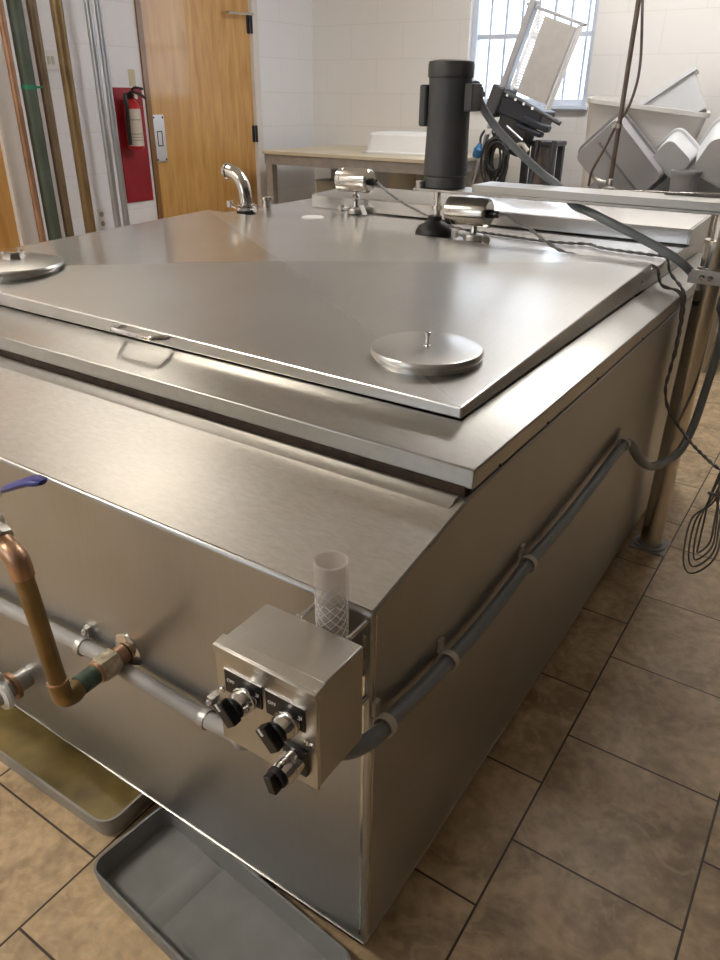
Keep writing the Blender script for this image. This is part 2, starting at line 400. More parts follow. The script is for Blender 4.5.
# casings
def casing(n, d, mats, w):
    y0, y1, z0, z1 = d
    mb = MB(); mb.box((XL - .10, y0 - .001, 0), (XL + .012, y0 + .012, z1)); mb.box((XL - .001, y0 - w[0], 0), (XL + .012, y0, z1 + w[0]))
    struct(mb.build('trim_%d' % n, mats[0]))
    mb = MB(); mb.box((XL - .10, y1 - .008, 0), (XL + .012, y1 + .001, z1)); mb.box((XL - .001, y1, 0), (XL + .014, y1 + w[1], z1 + w[1])); mb.box((XL - .1, y0 - .001, z1 - .01), (XL + .012, y1, z1 + w[0]))
    struct(mb.build('trim_%d' % (n + 1), mats[1]))
casing(1, D1, (M['oakdark'], M['jamb']), (.022, .045))
casing(3, D2, (M['jamb'], M['jamb']), (.06, .085))
bb = MB().box((XL, 1.79, 0), (XL + .012, 2.60, .09)).build('baseboard_left', M['benchleg']); struct(bb)

def window(n, w, ypos, thick, inward, bars):
    x0, x1, z0, z1 = w; ya = ypos + (thick * .3); fr = MB(); f = .035
    yb = ypos + thick * .75; lo, hi = min(ya, yb), max(ya, yb)
    fr.box((x0, lo, z0), (x0 + f, hi, z1)); fr.box((x1 - f, lo, z0), (x1, hi, z1)); fr.box((x0 + f, lo, z0), (x1 - f, hi, z0 + f)); fr.box((x0 + f, lo, z1 - f), (x1 - f, hi, z1))
    o = struct(fr.build('window_%d' % n, M['winframe'], bevel=.003))
    ym = (lo + hi) / 2
    mu = MB().box((x0 + f, ym - .009, 1.545), (x1 - f, ym + .009, 1.572)); mu.box((x0 + f, ym - .009, 1.9), (x1 - f, ym + .009, 1.925)); mu.build('window_rail', M['winframe'], o)
    p = MB().box((x0 + f, ym - .002, z0 + f), (x1 - f, ym + .002, z1 - f)).build('pane', M['pane'], o)
    sl = MB().box((x0 - .02, min(ypos - inward * .0, ypos + inward * .03), z0 - .02), (x1 + .02, max(ypos, ypos + inward * .03) , z0)).build('window_sill', M['winframe'], o, bevel=.003)
    for k in range(bars):
        x = x0 + f + (x1 - x0 - 2 * f) * (k + .5) / bars
        MB().cyl((x, hi + .03 if inward < 0 else lo - .03, z0), (x, hi + .03 if inward < 0 else lo - .03, z1), .008, n=10).build('security_bar', M['winbar'], o)
window(1, W1, YB, T, -1, 7)
window(2, W2, YF, -T, 1, 0)

# ceiling lights (behind and above the camera's view; they light the room and show in the steel)
def ceiling_light(x, y, lx, ly, label, lamp='lamp'):
    t = thing('ceiling_light', label, 'ceiling light', (x, y, H), 'fluorescent fixtures on the ceiling')
    b = MB().box((x - lx / 2, y - ly / 2, H - .06), (x + lx / 2, y + ly / 2, H)).build('housing', M['white'], t, bevel=.004)
    MB().box((x - lx / 2 + .02, y - ly / 2 + .02, H - .075), (x + lx / 2 - .02, y + ly / 2 - .02, H - .061)).build('diffuser', M[lamp], t)
ceiling_light(-2.7, 1.35, .3, .9, 'fluorescent ceiling fixture over the pipes by the left wall', 'lamp_soft')
ceiling_light(-2.1, -1.2, 1.2, .3, 'fluorescent ceiling fixture in front of the tank', 'lamp_strong')
ceiling_light(-.55, 3.1, 1.2, .3, 'fluorescent ceiling fixture near the back wall', 'lamp')

# ------------------------------------------------------------------ the stainless tank
tank = thing('stainless_tank', 'large stainless steel vat with a creased hinged lid, filling the middle of the room', 'tank', (-.81, 1.03, 0))
TX = -1.625; TY = 2.06; ZB = .053
# body: front face, sloping shoulder, sides
prof = [(0, ZB), (0, .691), (.004, .6955), (.262, .738), (TY, .738), (TY, ZB)]
MB().prism([(0, y, z) for y, z in prof], (TX, 0, 0)).build('body', M['body'], tank, bevel=.003)
# satin sheet of the sloping shoulder
mb = MB(); a = [(-.002, .003, .6965), (TX + .002, .003, .6965), (TX + .002, .245, .7362), (-.002, .245, .7362)]
mb.prism(a, (0, -.0002, .0014)); mb.build('shoulder', M['shoulder'], tank)
MB().box((TX + .004, -.0015, ZB - .002), (-.002, .004, ZB + .003)).box((-.002, .0, ZB - .002), (.001, 1.0, ZB + .003)).build('bottom_seam', M['polished'], tank)
# weld lip and rusty gap with its shade painted dark below the rim
MB().prism([(-.012, .204, .729), (-.012, .226, .7405), (-.012, .236, .7405), (-.012, .236, .735)], (TX + .024, 0, 0)).build('weld_strip', M['rim'], tank)
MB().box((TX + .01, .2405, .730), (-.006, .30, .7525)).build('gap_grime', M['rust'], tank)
# rim: vertical skirt and sloping top band round the lid opening
ox0, ox1, oy0, oy1 = TX - .005, .005, .2425, TY + .005
ix0, ix1, iy0, iy1 = TX + .065, -.0626, .333, TY - .1
zs, zt, zi = .7505, .781, .8065
def rr(x0, x1, y0, y1, z): return [(x0, y0, z), (x1, y0, z), (x1, y1, z), (x0, y1, z)]
MB().loft([rr(ox0 + .004, ox1 - .004, oy0 + .004, oy1 - .004, zs), rr(ox0, ox1, oy0, oy1, zs), rr(ox0, ox1, oy0, oy1, zt), rr(ix0, ix1, iy0, iy1, zi), rr(ix0, ix1, iy0, iy1, zs)], True, True).build('rim', M['rim'], tank, bevel=.0022)
# small weld spots on the skirt
for y in (.33, .52, .78, 1.1):
    MB().lathe([(.003, 0), (.002, .0012)], (.005, y, .7535), (1, 0, 0), 8).build('weld_spot', M['rust'], tank)
# corner seam on the right front edge
MB().box((-.012, -.0012, ZB + .02), (-.008, .001, .66)).box((-.001, .006, ZB + .02), (.0012, .009, .69)).build('edge_seam', M['polished'], tank)

# lid: cross-creased sheet with a folded skirt, rising towards the back
lx0, lx1, ly0, ly1 = -1.565, -.0626, .332, 1.368
FR, FL, BR, BL, CC = .826, .842, .868, .872, .866
cx_, cy_ = (lx0 + lx1) / 2, (ly0 + ly1) / 2
mb = MB()
zb = .8075
top = [(lx0, ly0, FL), (lx1, ly0, FR), (lx1, ly1, BR), (lx0, ly1, BL)]
bot = [(lx0, ly0, zb), (lx1, ly0, zb), (lx1, ly1, zb + .002), (lx0, ly1, zb + .002)]
v = top + bot + [(cx_, cy_, CC)]
mb._add(v, [(0, 1, 8), (1, 2, 8), (2, 3, 8), (3, 0, 8), (4, 5, 1, 0), (5, 6, 2, 1), (6, 7, 3, 2), (7, 4, 0, 3), (7, 6, 5, 4)])
lid = mb.build('lid', M['lid'], tank, bevel=.0, smooth=False)
lid.data.materials.append(M['lid_brushed']); lid.data.materials.append(M['lid_mirror']); lid.data.materials.append(M['lid_satin'])   # finish guessed per facet; front's darker base colour paints in its shade
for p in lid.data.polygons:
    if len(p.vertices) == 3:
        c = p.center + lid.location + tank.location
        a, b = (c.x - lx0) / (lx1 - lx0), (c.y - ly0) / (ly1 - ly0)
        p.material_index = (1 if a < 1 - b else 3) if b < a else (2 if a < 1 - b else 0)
bv = lid.modifiers.new('edge', 'BEVEL'); bv.width = .003; bv.segments = 3; bv.limit_method = 'ANGLE'; bv.angle_limit = math.radians(40)
# bent-rod handle on the front skirt
hy = ly0
MB().tube([(-.792, hy, .826), (-.785, hy - .025, .829), (-.77, hy - .032, .829), (-.69, hy - .032, .829), (-.672, hy - .025, .829), (-.664, hy, .826)], .0042, 10, smooth=6).build('lid_handle', M['chrome'], lid)
MB().lathe([(.006, 0), (.006, .003), (.003, .005)], (lx1, 1.29, .835), (1, 0, 0), 12).build('rivet', M['chrome'], lid)
def lidz(x, y):
    a = (x - lx0) / (lx1 - lx0); b = (y - ly0) / (ly1 - ly0)
    t = (FL, FR, BR, BL); tri = []
    P = [Vector((lx0, ly0, FL)), Vector((lx1, ly0, FR)), Vector((lx1, ly1, BR)), Vector((lx0, ly1, BL))]; c = Vector((cx_, cy_, CC))
    i = 0 if (b <= a and b <= 1 - a) else 1 if (a >= b and a >= 1 - b) else 2 if (b >= a and b >= 1 - a) else 3
    n = (P[i] - c).cross(P[(i + 1) % 4] - c)
    return c.z - (n.x * (x - c.x) + n.y * (y - c.y)) / n.z
# manhole covers
mc = (-.207, .487); z0 = lidz(*mc)
MB().lathe([(.089, -.006), (.089, .006)], (mc[0], mc[1], z0 - .001), n=48).build('manhole_collar', M['lid'], tank)
co = MB().lathe([(.0935, 0), (.0955, .003), (.0955, .007), (.0925, .0115), (.088, .0122), (.04, .0128), (.005, .013)], (mc[0], mc[1], z0 + .004), n=56).build('manhole_cover', M['lid'], tank)
MB().lathe([(.006, 0), (.006, .002), (.0032, .0025), (.0032, .019), (.0055, .020), (.0055, .025), (.002, .026)], (mc[0], mc[1], z0 + .0165), n=14).build('knob', M['chrome'], co)
mc = (-1.315, .462); z0 = lidz(*mc)
MB().lathe([(.1, -.006), (.1, .01)], (mc[0], mc[1], z0 - .001), n=48).build('manhole_collar', M['lid'], tank)
co = MB().lathe([(.106, 0), (.111, .002), (.112, .006), (.109, .0105), (.085, .0165), (.05, .021), (.005, .0235)], (mc[0], mc[1], z0 + .008), n=56).build('manhole_cover', M['rim'], tank)
MB().lathe([(.026, 0), (.028, .003), (.028, .015), (.025, .018), (.012, .0185)], (mc[0], mc[1], z0 + .028), n=8).build('knob', M['chrome'], co)

# rear deck with its fittings, and the hood behind it
DZ = .8475
MB().box((TX + .018, ly1 - .04, .79), (-.064, TY - .005, DZ)).build('rear_deck', M['deck'], tank, bevel=.003)
hood = MB()
hp = [(1.79, .852), (1.79, .894), (1.80, .897), (TY + .0, .906), (TY + .0, .80), (TY - .01, .80), (TY - .01, .895), (1.80, .889), (1.7925, .852)]
hood.prism([(-.068, y, z) for y, z in hp], (-1.36, 0, 0))
hood.prism([(-.068, 1.79, .894), (-.068, TY, .906), (-.068, TY, .82), (-.068, 1.83, .842), (-.068, 1.80, .850), (-.068, 1.79, .852)], (.006, 0, 0))
hood.build('rear_hood', M['deck'], tank, bevel=.0015)
# inlet elbow with clamp
ex, ey = -1.515, 1.515
MB().lathe([(.03, 0), (.034, .002), (.034, .012), (.03, .014)], (ex, ey, DZ), n=28).build('elbow_gasket', M['rubber'], tank)
el = MB(); path = [(ex, ey, DZ + .014), (ex, ey, DZ + .05)]
for k in range(1, 9):
    a = k / 8 * math.radians(88); path.append((ex - .062 * (1 - math.cos(a)), ey, DZ + .05 + .085 * math.sin(a)))
path.append((ex - .078, ey, DZ + .137))
el.tube(path, .0245, 22, cap=False); el.tube([Vector(p) for p in path], .0225, 22, cap=False)
e1 = el.build('inlet_elbow', M['polished'], tank)
MB().pipe((ex - .072, ey, DZ + .1367), (ex - .082, ey, DZ + .137), .0285, .0225).build('elbow_ferrule', M['polished'], e1)
MB().lathe([(.0246, 0), (.034, .001), (.034, .004), (.0246, .006)], (ex, ey, DZ + .03), n=24).build('elbow_flange', M['polished'], e1)
cl = MB().lathe([(.03, 0), (.038, .002), (.038, .012), (.03, .014)], (ex, ey, DZ + .012), n=28)
cl.cyl((ex + .034, ey - .01, DZ + .018), (ex + .062, ey - .014, DZ + .022), .006, n=10); cl.cyl((ex - .034, ey - .012, DZ + .018), (ex - .058, ey - .016, DZ + .028), .006, n=10)
cl.box((ex - .068, ey - .025, DZ + .02), (ex - .054, ey - .008, DZ + .042)); cl.box((ex + .052, ey - .02, DZ + .012), (ex + .064, ey - .006, DZ + .034))
cl.build('elbow_clamp', M['chrome'], e1)
sx, sy = -1.575, 1.70
MB().lathe([(.018, 0), (.018, .026), (.024, .027), (.024, .036), (.018, .038)], (sx, sy, DZ), n=24).build('vent_stub', M['polished'], tank)
MB().lathe([(.04, 0), (.04, .003), (.036, .006), (.004, .007)], (-1.262, 1.575, DZ), n=32).build('port_plug', M['white'], tank)
# feet
for fx in (-.06, -.8, TX + .06):
    for fy in (.62, 1.05, 1.95):
        MB().lathe([(.032, 0), (.034, .004), (.024, .012), (.02, .053)], (fx, fy, 0), n=20).build('foot', M['rubber'], tank)
# bottom outlet on the front face with clamp
oz, oxx = .182, -.815
ob = MB(); ob.pipe((oxx, 0, oz), (oxx, -.16, oz), .021, .018).build('outlet_pipe', M['dullsteel'], tank)
oc = MB(); oc.lathe([(.024, 0), (.03, .002), (.03, .010), (.024, .012)], (oxx, -.028, oz), (0, -1, 0), 28).build('outlet_ferrule', M['copper'], tank)
oc = MB(); oc.lathe([(.024, 0), (.034, .002), (.036, .008), (.034, .014), (.024, .016)], (oxx, -.05, oz), (0, -1, 0), 28)
oc.box((oxx - .008, -.066, oz + .03), (oxx + .008, -.05, oz + .05)).build('outlet_clamp', M['white'], tank)
# wall flange of the copper inlet
MB().lathe([(.032, 0), (.032, .002), (.024, .006), (.016, .007)], (-.47, 0, .416), (0, -1, 0), 32).build('inlet_flange', M['polished'], tank)

# ------------------------------------------------------------------ copper pipe and valve
cp = thing('copper_water_pipe', 'aged copper pipe bent down from a blue-handled valve into the tank front', 'pipe', (-.47, -.12, .412))
MB().cyl((-.47, -.008, .416), (-.47, -.028, .4155), .017).build('copper_stub', M['copper'], cp)
hx = MB(); hx.lathe([(.02, 0), (.0225, .003), (.0225, .03), (.02, .033)], (-.47, -.026, .4155), (0, -1, -.02), 6)
hx.build('hex_adapter', M['crust'], cp)
MB().lathe([(.014, 0), (.019, .001), (.019, .008), (.014, .009)], (-.4695, -.058, .4148), (0, -1, -.02), 24).build('solder_collar', M['copper'], cp)
MB().tube([(-.4695, -.064, .4147), (-.469, -.098, .414)], [.0165, .0165], 20).build('green_sleeve', M['verdigris'], cp)
path = [(-.469, -.098, .414)]
up = Vector((-.030, 0, .225)).normalized(); a0 = Vector((-.469, -.098, .414)); co = Vector((-.465, -.128, .412))
pts = [a0, co + Vector((0, .018, 0)), co + Vector((0, .006, .002)), co + up * .008 + Vector((0, .001, 0)), co + up * .02, co + up * .035]
MB().tube(pts, .0155, 18, smooth=6).build('lower_elbow', M['brass'], cp)
MB().tube([co + up * .03, co + up * .228], .0135, 18).build('riser_pipe', M['brass'], cp)
rg = MB(); rg.lathe([(.0135, 0), (.0158, .0005), (.0158, .003), (.0135, .0035)], co + up * .034, up, 24)
rg.build('solder_ring', M['copper'], cp)
tp = co + up * .236
vd = Vector((-.86, .0, .50)).normalized()
pts = [co + up * .216, tp, tp + up * .008 + Vector((-.003, 0, 0)), tp + up * .014 + Vector((-.010, .0, 0)), tp + up * .014 + Vector((-.014, 0, 0)) + vd * .008, tp + up * .014 + Vector((-.014, 0, 0)) + vd * .024]
MB().tube(pts, .0158, 18, smooth=6).build('upper_elbow', M['copper'], cp)
v0 = tp + up * .014 + Vector((-.014, 0, 0)) + vd * .020
vb = MB(); vb.lathe([(.0165, 0), (.022, .002), (.022, .016), (.019, .02), (.026, .03), (.028, .045), (.026, .06), (.019, .07), (.022, .074), (.022, .09), (.0165, .092)], v0, vd, 8)
vb.cyl(v0 + vd * .045 + Vector((.008, 0, .02)), v0 + vd * .045 + Vector((.018, 0, .05)), .011, n=16)
vb.build('valve_body', M['valve'], cp, bevel=.001)
MB().tube([v0 + vd * .09, v0 + vd * .14, v0 + vd * .16 + Vector((-.03, 0, 0)), v0 + vd * .16 + Vector((-.4, 0, 0))], .0135, 18).build('supply_pipe', M['brass'], cp)
hb = v0 + vd * .045 + Vector((.022, 0, .042))
lv = MB()
pr_ = [hb + Vector((-.012, -.012, 0)), hb + Vector((.02, -.011, .003)), hb + Vector((.058, -.010, .031)), hb + Vector((.08, -.010, .041)), hb + Vector((.08, .010, .041)), hb + Vector((.058, .010, .031)), hb + Vector((.02, .011, .003)), hb + Vector((-.012, .012, 0))]
for i in range(3):
    q = [pr_[i], pr_[i + 1], pr_[6 - i], pr_[7 - i]]; lv.prism(q, (0, 0, .003))
lv.lathe([(.009, 0), (.009, .007), (.004, .008)], hb + Vector((0, 0, .002)), (0, 0, 1), 6)
lvo = lv.build('valve_lever', M['valve'], cp)
gp = MB(); s0 = hb + Vector((.066, 0, .036)); gd = Vector((.072, 0, .034))
def oval(c, w, h): return [c + Vector((0, w * math.cos(2 * PI * k / 14), h * math.sin(2 * PI * k / 14))) for k in range(14)]
gp.loft([oval(s0, .0105, .004), oval(s0 + gd * .06, .0125, .006), oval(s0 + gd * .85, .0135, .0065), oval(s0 + gd * 1.0 + Vector((.006, 0, -.002)), .011, .005), oval(s0 + gd * 1.05 + Vector((.008, 0, -.003)), .006, .003)])
gp.build('grip', M['blue'], lvo)

# ------------------------------------------------------------------ control box
bx0, bx1, by0, by1, bz0, bz1 = -.121, .019, -.132, -.045, .549, .690
cb = thing('control_box', 'square stainless control box with three selector knobs on the tank front corner', 'control box', (-.05, -.09, bz0))
MB().box((bx0 + .001, by0 + .002, bz0), (bx1 - .001, by1, bz1 - .001)).build('enclosure', M['boxsteel'], cb, bevel=.0025)
cov = MB(); cov.box((bx0, by0 - .002, bz0 - .001), (bx1, by0 + .0015, bz1)); cov.prism([(bx0 - .001, by0 - .003, bz1 - .012), (bx0 - .001, by0 - .0045, bz1 - .001), (bx0 - .001, by0 + .014, bz1 + .0025), (bx0 - .001, by0 + .014, bz1)], (bx1 - bx0 + .002, 0, 0))
cov = cov.build('front_cover', M['boxsteel'], cb, bevel=.0012)
PF = by0 - .002
def legend(x):
    p = MB().box((x - .0265, PF - .0018, .628), (x + .0265, PF, .6605)).build('legend_plate', M['black'], cb, bevel=.0006)
    MB().box((x - .0268, PF - .0016, .6603), (x + .0268, PF - .0002, .6613)).build('plate_edge', M['plate'], p)
    rot = Matrix.Rotation(PI / 2, 4, 'X')
    for t, dx, dz, s in (('OFF', -.0175, .6465, .0065), ('ON', .0182, .6465, .0065)):
        lettering(t, s, 'plate_lettering', M['lettering'], p, Matrix.Translation((x + dx, PF - .002, dz)) @ rot)
    bar = MB()
    return p
legend(-.0812); legend(-.0222)
def selector(x, z, n, ang, pieces):
    t = MB().lathe([(.0150, 0), (.0158, .002), (.0158, .009), (.0145, .010), (.0145, .018), (.0132, .020), (.0132, .023)], (x, PF - .001, z), (0, -1, 0), 28).build('selector_bezel', M['chrome'], cb)
    q = Matrix.Translation((x, PF - .0235, z)) @ Matrix.Rotation(ang, 4, 'Y')
    k = MB(); prof = []
    for i in range(24):
        a = 2 * PI * i / 24; prof.append((.0128 * math.cos(a), 0, .0128 * math.sin(a)))
    k.loft([prof, [(p[0], -.006, p[2]) for p in prof]], mat=q)
    k.box((-.008, -.0165, -.0135), (.008, -.005, .0165), q)
    ko = k.build('selector_knob', M['black'], t, bevel=.0016)
    MB().box((-.0018, -.0171, .008), (.0018, -.016, .0170), q).build('knob_pointer', M['lettering'], ko)
selector(-.0735, .6385, 1, -.75, 0); selector(-.0145, .6375, 2, -.75, 0)
# third, lower: square guard plate, bezel and short knob
gx, gz = -.0085, .585
MB().box((gx - .016, PF - .006, gz - .018), (gx + .016, PF, gz + .018)).build('guard_plate', M['black'], cb, bevel=.001)
bz = MB().lathe([(.0148, 0), (.0148, .012), (.0135, .0125), (.0135, .0145), (.0148, .015), (.0145, .022), (.013, .026)], (gx, PF - .006, gz), (0, -1, 0), 28).build('selector_bezel', M['chrome'], cb)
q = Matrix.Translation((gx, PF - .032, gz)) @ Matrix.Rotation(-.35, 4, 'Y')
MB().lathe([(.0128, 0), (.0128, .005), (.0115, .008)], (gx, PF - .031, gz), (0, -1, 0), 24).box((-.0055, -.016, -.011), (.0055, -.006, .011), q).build('selector_knob', M['black'], bz, bevel=.0012)
for x, z in ((-.115, .6255), (.0125, .6145), (.0055, .6145)):
    MB().lathe([(.0042, 0), (.0042, .0015), (.002, .0032)], (x, PF, z), (0, -1, 0), 12).build('cover_screw', M['polished'], cb)
for x in (-.075, -.006):
    MB().cyl((x, by1 + .001, .684), (x, -.0005, .684), .0030, n=12).lathe([(.0055, 0), (.0055, .004)], (x, by1, .684), (0, 1, 0), 6).build('standoff_bolt', M['chrome'], cb)
    MB().cyl((x, by1 + .001, .565), (x, -.0005, .565), .0042, n=12).build('standoff_bolt', M['chrome'], cb)

# clear hose offcut standing in the slot behind the box
hs = thing('clear_hose_offcut', 'short piece of clear braided hose standing behind the control box', 'hose', (-.040, -.0225, .58))
MB().pipe((-.040, -.0225, .58), (-.0425, -.0225, .766), .0205, .0172, 36).build('hose_wall', M['hoseclear'], hs)
br = MB()
for d in (1, -1):
    for k in range(9):
        pts = []
        for i in range(25):
            t = i / 24; a = d * (t * 2.2 * PI) + 2 * PI * k / 9
            pts.append((-.040 - .0025 * t * .55 + .0188 * math.cos(a), -.0225 + .0188 * math.sin(a), .59 + .125 * t))
        br.tube(pts, .00045, 5)
br.build('braid', M['lettering'], hs)

# ------------------------------------------------------------------ conduits and cables
def conduit(name, label, pts, r, mat, cat='conduit', n=14):
    o = MB().tube(pts, r, n, smooth=8).build(name, mat); return tag(o, label, cat)
conduit('flexible_conduit', 'pale grey conduit running along the tank front below the copper valve', [(-1.30, -.019, .352), (-1.0, -.019, .362), (-.80, -.019, .3735), (-.566, -.019, .3915), (-.47, -.019, .392), (-.38, -.019, .3885), (-.279, -.020, .389), (-.21, -.03, .408), (-.17, -.055, .44), (-.145, -.075, .49), (-.135, -.088, .555), (-.119, -.088, .575)], .0132, M['liquidtight'])
def strap(x, y, z, ax, r, name, label, mat, ear):
    t = thing(name, label, 'clip', (x, y, z), 'conduit clips on the tank')
    lo = MB(); a = Vector(ax).normalized() * .006
    lo.pipe(Vector((x, y, z)) - a, Vector((x, y, z)) + a, r + .0022, r).build('clip_band', mat, t)
    return t
for x, z, l in ((-.566, .3915, 'metal strap clip on the pale conduit left of the copper fitting'), (-.279, .389, 'metal strap clip on the pale conduit left of the control box')):
    t = strap(x, -.0195, z, (1, 0, .05), .0135, 'conduit_clip', l, M['dullsteel'], 1)
    MB().box((x - .006, -.008, z + .012), (x + .006, -.0005, z + .032)).build('clip_ear', M['dullsteel'], t)
    MB().lathe([(.006, 0), (.006, .004), (.003, .007)], (x, -.008, z + .025), (0, -1, 0), 12).build('clip_screw', M['chrome'], t)
hp_ = [(-.03, -.088, .556), (.004, -.062, .535), (.017, -.015, .525), (.0175, .03, .522), (.0175, .10, .511), (.0175, .1825, .502), (.0175, .26, .494), (.0175, .37, .4965), (.0175, .4823, .5035), (.0175, .65, .498), (.0175, .82, .503), (.0175, 1.0, .515), (.019, 1.065, .516), (.03, 1.09, .50), (.045, 1.13, .455), (.06, 1.22, .403), (.077, 1.32, .383), (.094, 1.40, .388), (.102, 1.475, .44), (.104, 1.53, .53), (.106, 1.565, .63), (.098, 1.59, .70), (.07, 1.598, .75), (.035, 1.588, .785), (.012, 1.555, .81), (.004, 1.51, .832), (-.01, 1.48, .852), (-.04, 1.47, .872), (-.09, 1.47, .893), (-.15, 1.47, .917), (-.21, 1.472, .938), (-.275, 1.49, .957), (-.33, 1.53, .965), (-.38, 1.585, .985), (-.415, 1.60, 1.01), (-.46, 1.60, 1.035), (-.514, 1.585, 1.077), (-.582, 1.568, 1.135), (-.627, 1.56, 1.182), (-.648, 1.555, 1.212), (-.655, 1.552, 1.235)]
conduit('flexible_conduit', 'slate grey conduit sagging along the tank side from the control box to the motor', hp_, .0110, M['hose'])
for x, y, z, ax, l in ((.0175, .008, .524, (0, 1, -.1), 'pale clip holding the slate conduit beside the control box'), (.0175, .1825, .502, (0, 1, -.1), 'pale clip on the slate conduit, second from the control box'), (.0175, .4823, .5035, (0, 1, 0), 'pale clip on the slate conduit halfway along the tank side'), (.0175, 1.053, .5165, (0, 1, 0), 'pale clip on the slate conduit where it leaves the tank side')):
    t = strap(x, y, z, ax, .0129, 'conduit_clip', l, M['clip'], 1)
    MB().box((.0005, y - .006, z + .011), (.006, y + .006, z + .033)).build('clip_ear', M['clip'], t)

def twisted(name, label, pts, r, mat, mat2=None, turns=60):
    P = catmull(pts, 24); mb = MB(); u = Vector((0, 0, 1))
    for s in (0, PI):
        q = []; L = 0
        for i, p in enumerate(P):
            t = (P[min(i + 1, len(P) - 1)] - P[max(i - 1, 0)]).normalized()
            if i: L += (p - P[i - 1]).length
            n1 = t.orthogonal().normalized() if abs(t.z) > .95 else t.cross(Vector((0, 0, 1))).normalized(); n2 = t.cross(n1)
            a = L * turns * 2 + s
            q.append(p + (n1 * math.cos(a) + n2 * math.sin(a)) * r * .9)
        mb.tube(q, r, 6)
    return tag(mb.build(name, mat), label, 'cable')

# agitator bridge: beam on a tubular post, motor, shaft and splash cone
ag = thing('agitator', 'dark motor on a stainless beam over the tank with a floor post', 'agitator', (.052, 1.535, 0))
MB().lathe([(.046, 0), (.048, .003), (.048, .008), (.036, .010), (.034, .014)], (.0505, 1.535, 0), n=36).box((.0, 1.485, 0), (.105, 1.585, .004)).build('base_flange', M['benchleg'], ag)
MB().lathe([(.0305, .008), (.0305, .905), (.033, .906), (.033, .912), (.02, .914)], (.0505, 1.535, 0), n=36).build('post', M['tube'], ag)
MB().cyl((.0505, 1.535, .90), (.0505, 1.535, .981), .0205, n=28).build('inner_post', M['tube'], ag)
clm = MB(); clm.pipe((.0505, 1.535, .805), (.0505, 1.535, .845), .0345, .0306); clm.box((.004, 1.492, .807), (.10, 1.499, .841))
for dx in (.028, .047, .075): pass
clo = clm.build('post_clamp', M['dullsteel'], ag, bevel=.001)
for x in (.038, .058):
    MB().lathe([(.0075, 0), (.0075, .006), (.004, .009)], (x, 1.492, .824), (0, -1, 0), 6).build('clamp_bolt', M['chrome'], clo)
bm_ = MB(); BY0, BY1 = 1.44, 1.565
bm_.box((-.79, BY0, .981), (.075, BY1, .9875)); bm_.box((-.60, BY0 + .0005, .988), (.0745, BY1 - .0005, 1.008))
bm_.build('beam', M['beam'], ag, bevel=.001)
MB().lathe([(.013, 0), (.013, .02)], (-.775, 1.455, .9875), n=12).build('beam_bolt', M['dullsteel'], ag)
mx_, my_ = -.722, 1.508
mo = MB().lathe([(.060, .988), (.063, .992), (.063, 1.015), (.061, 1.019), (.0645, 1.023), (.0625, 1.07), (.0605, 1.13), (.0595, 1.255), (.0595, 1.262)], (mx_, my_, 0), n=40).build('motor_housing', M['motor'], ag, ang=25)
MB().lathe([(.0595, 1.262), (.0598, 1.272), (.0635, 1.275), (.064, 1.282), (.064, 1.304), (.062, 1.3125), (.046, 1.316), (.01, 1.3165)], (mx_, my_, 0), n=40).build('motor_cap', M['motor'], ag)
jb = MB(); jb.box((mx_ - .074, my_ - .045, 1.150), (mx_ - .05, my_ + .045, 1.256)).build('junction_box', M['motor'], ag, bevel=.006)
rb = MB(); rb.box((mx_ + .052, my_ - .02, 1.19), (mx_ + .08, my_ + .04, 1.26)); rb.cyl((mx_ + .068, my_ + .03, 1.222), (mx_ + .052, my_ + .045, 1.26), .017, n=16)
rb.build('conduit_box', M['motor'], ag, bevel=.003)
MB().lathe([(.018, 0), (.018, .012), (.0155, .013), (.0155, .024)], (-.652, 1.553, 1.225), (-.2, 0, 1), 8).build('conduit_fitting', M['hose'], ag)
MB().cyl((mx_ - .016, 1.50, .865), (mx_ - .016, 1.50, .99), .011, n=20).lathe([(.016, 0), (.016, .012)], (mx_ - .016, 1.50, .925), n=20).build('shaft', M['polished'], ag)
MB().lathe([(.056, 0), (.058, .004), (.057, .014), (.046, .030), (.026, .041), (.021, .046), (.021, .058), (.013, .060)], (mx_ - .016, 1.49, DZ + .003), n=36).build('splash_cone', M['rubber'], ag)

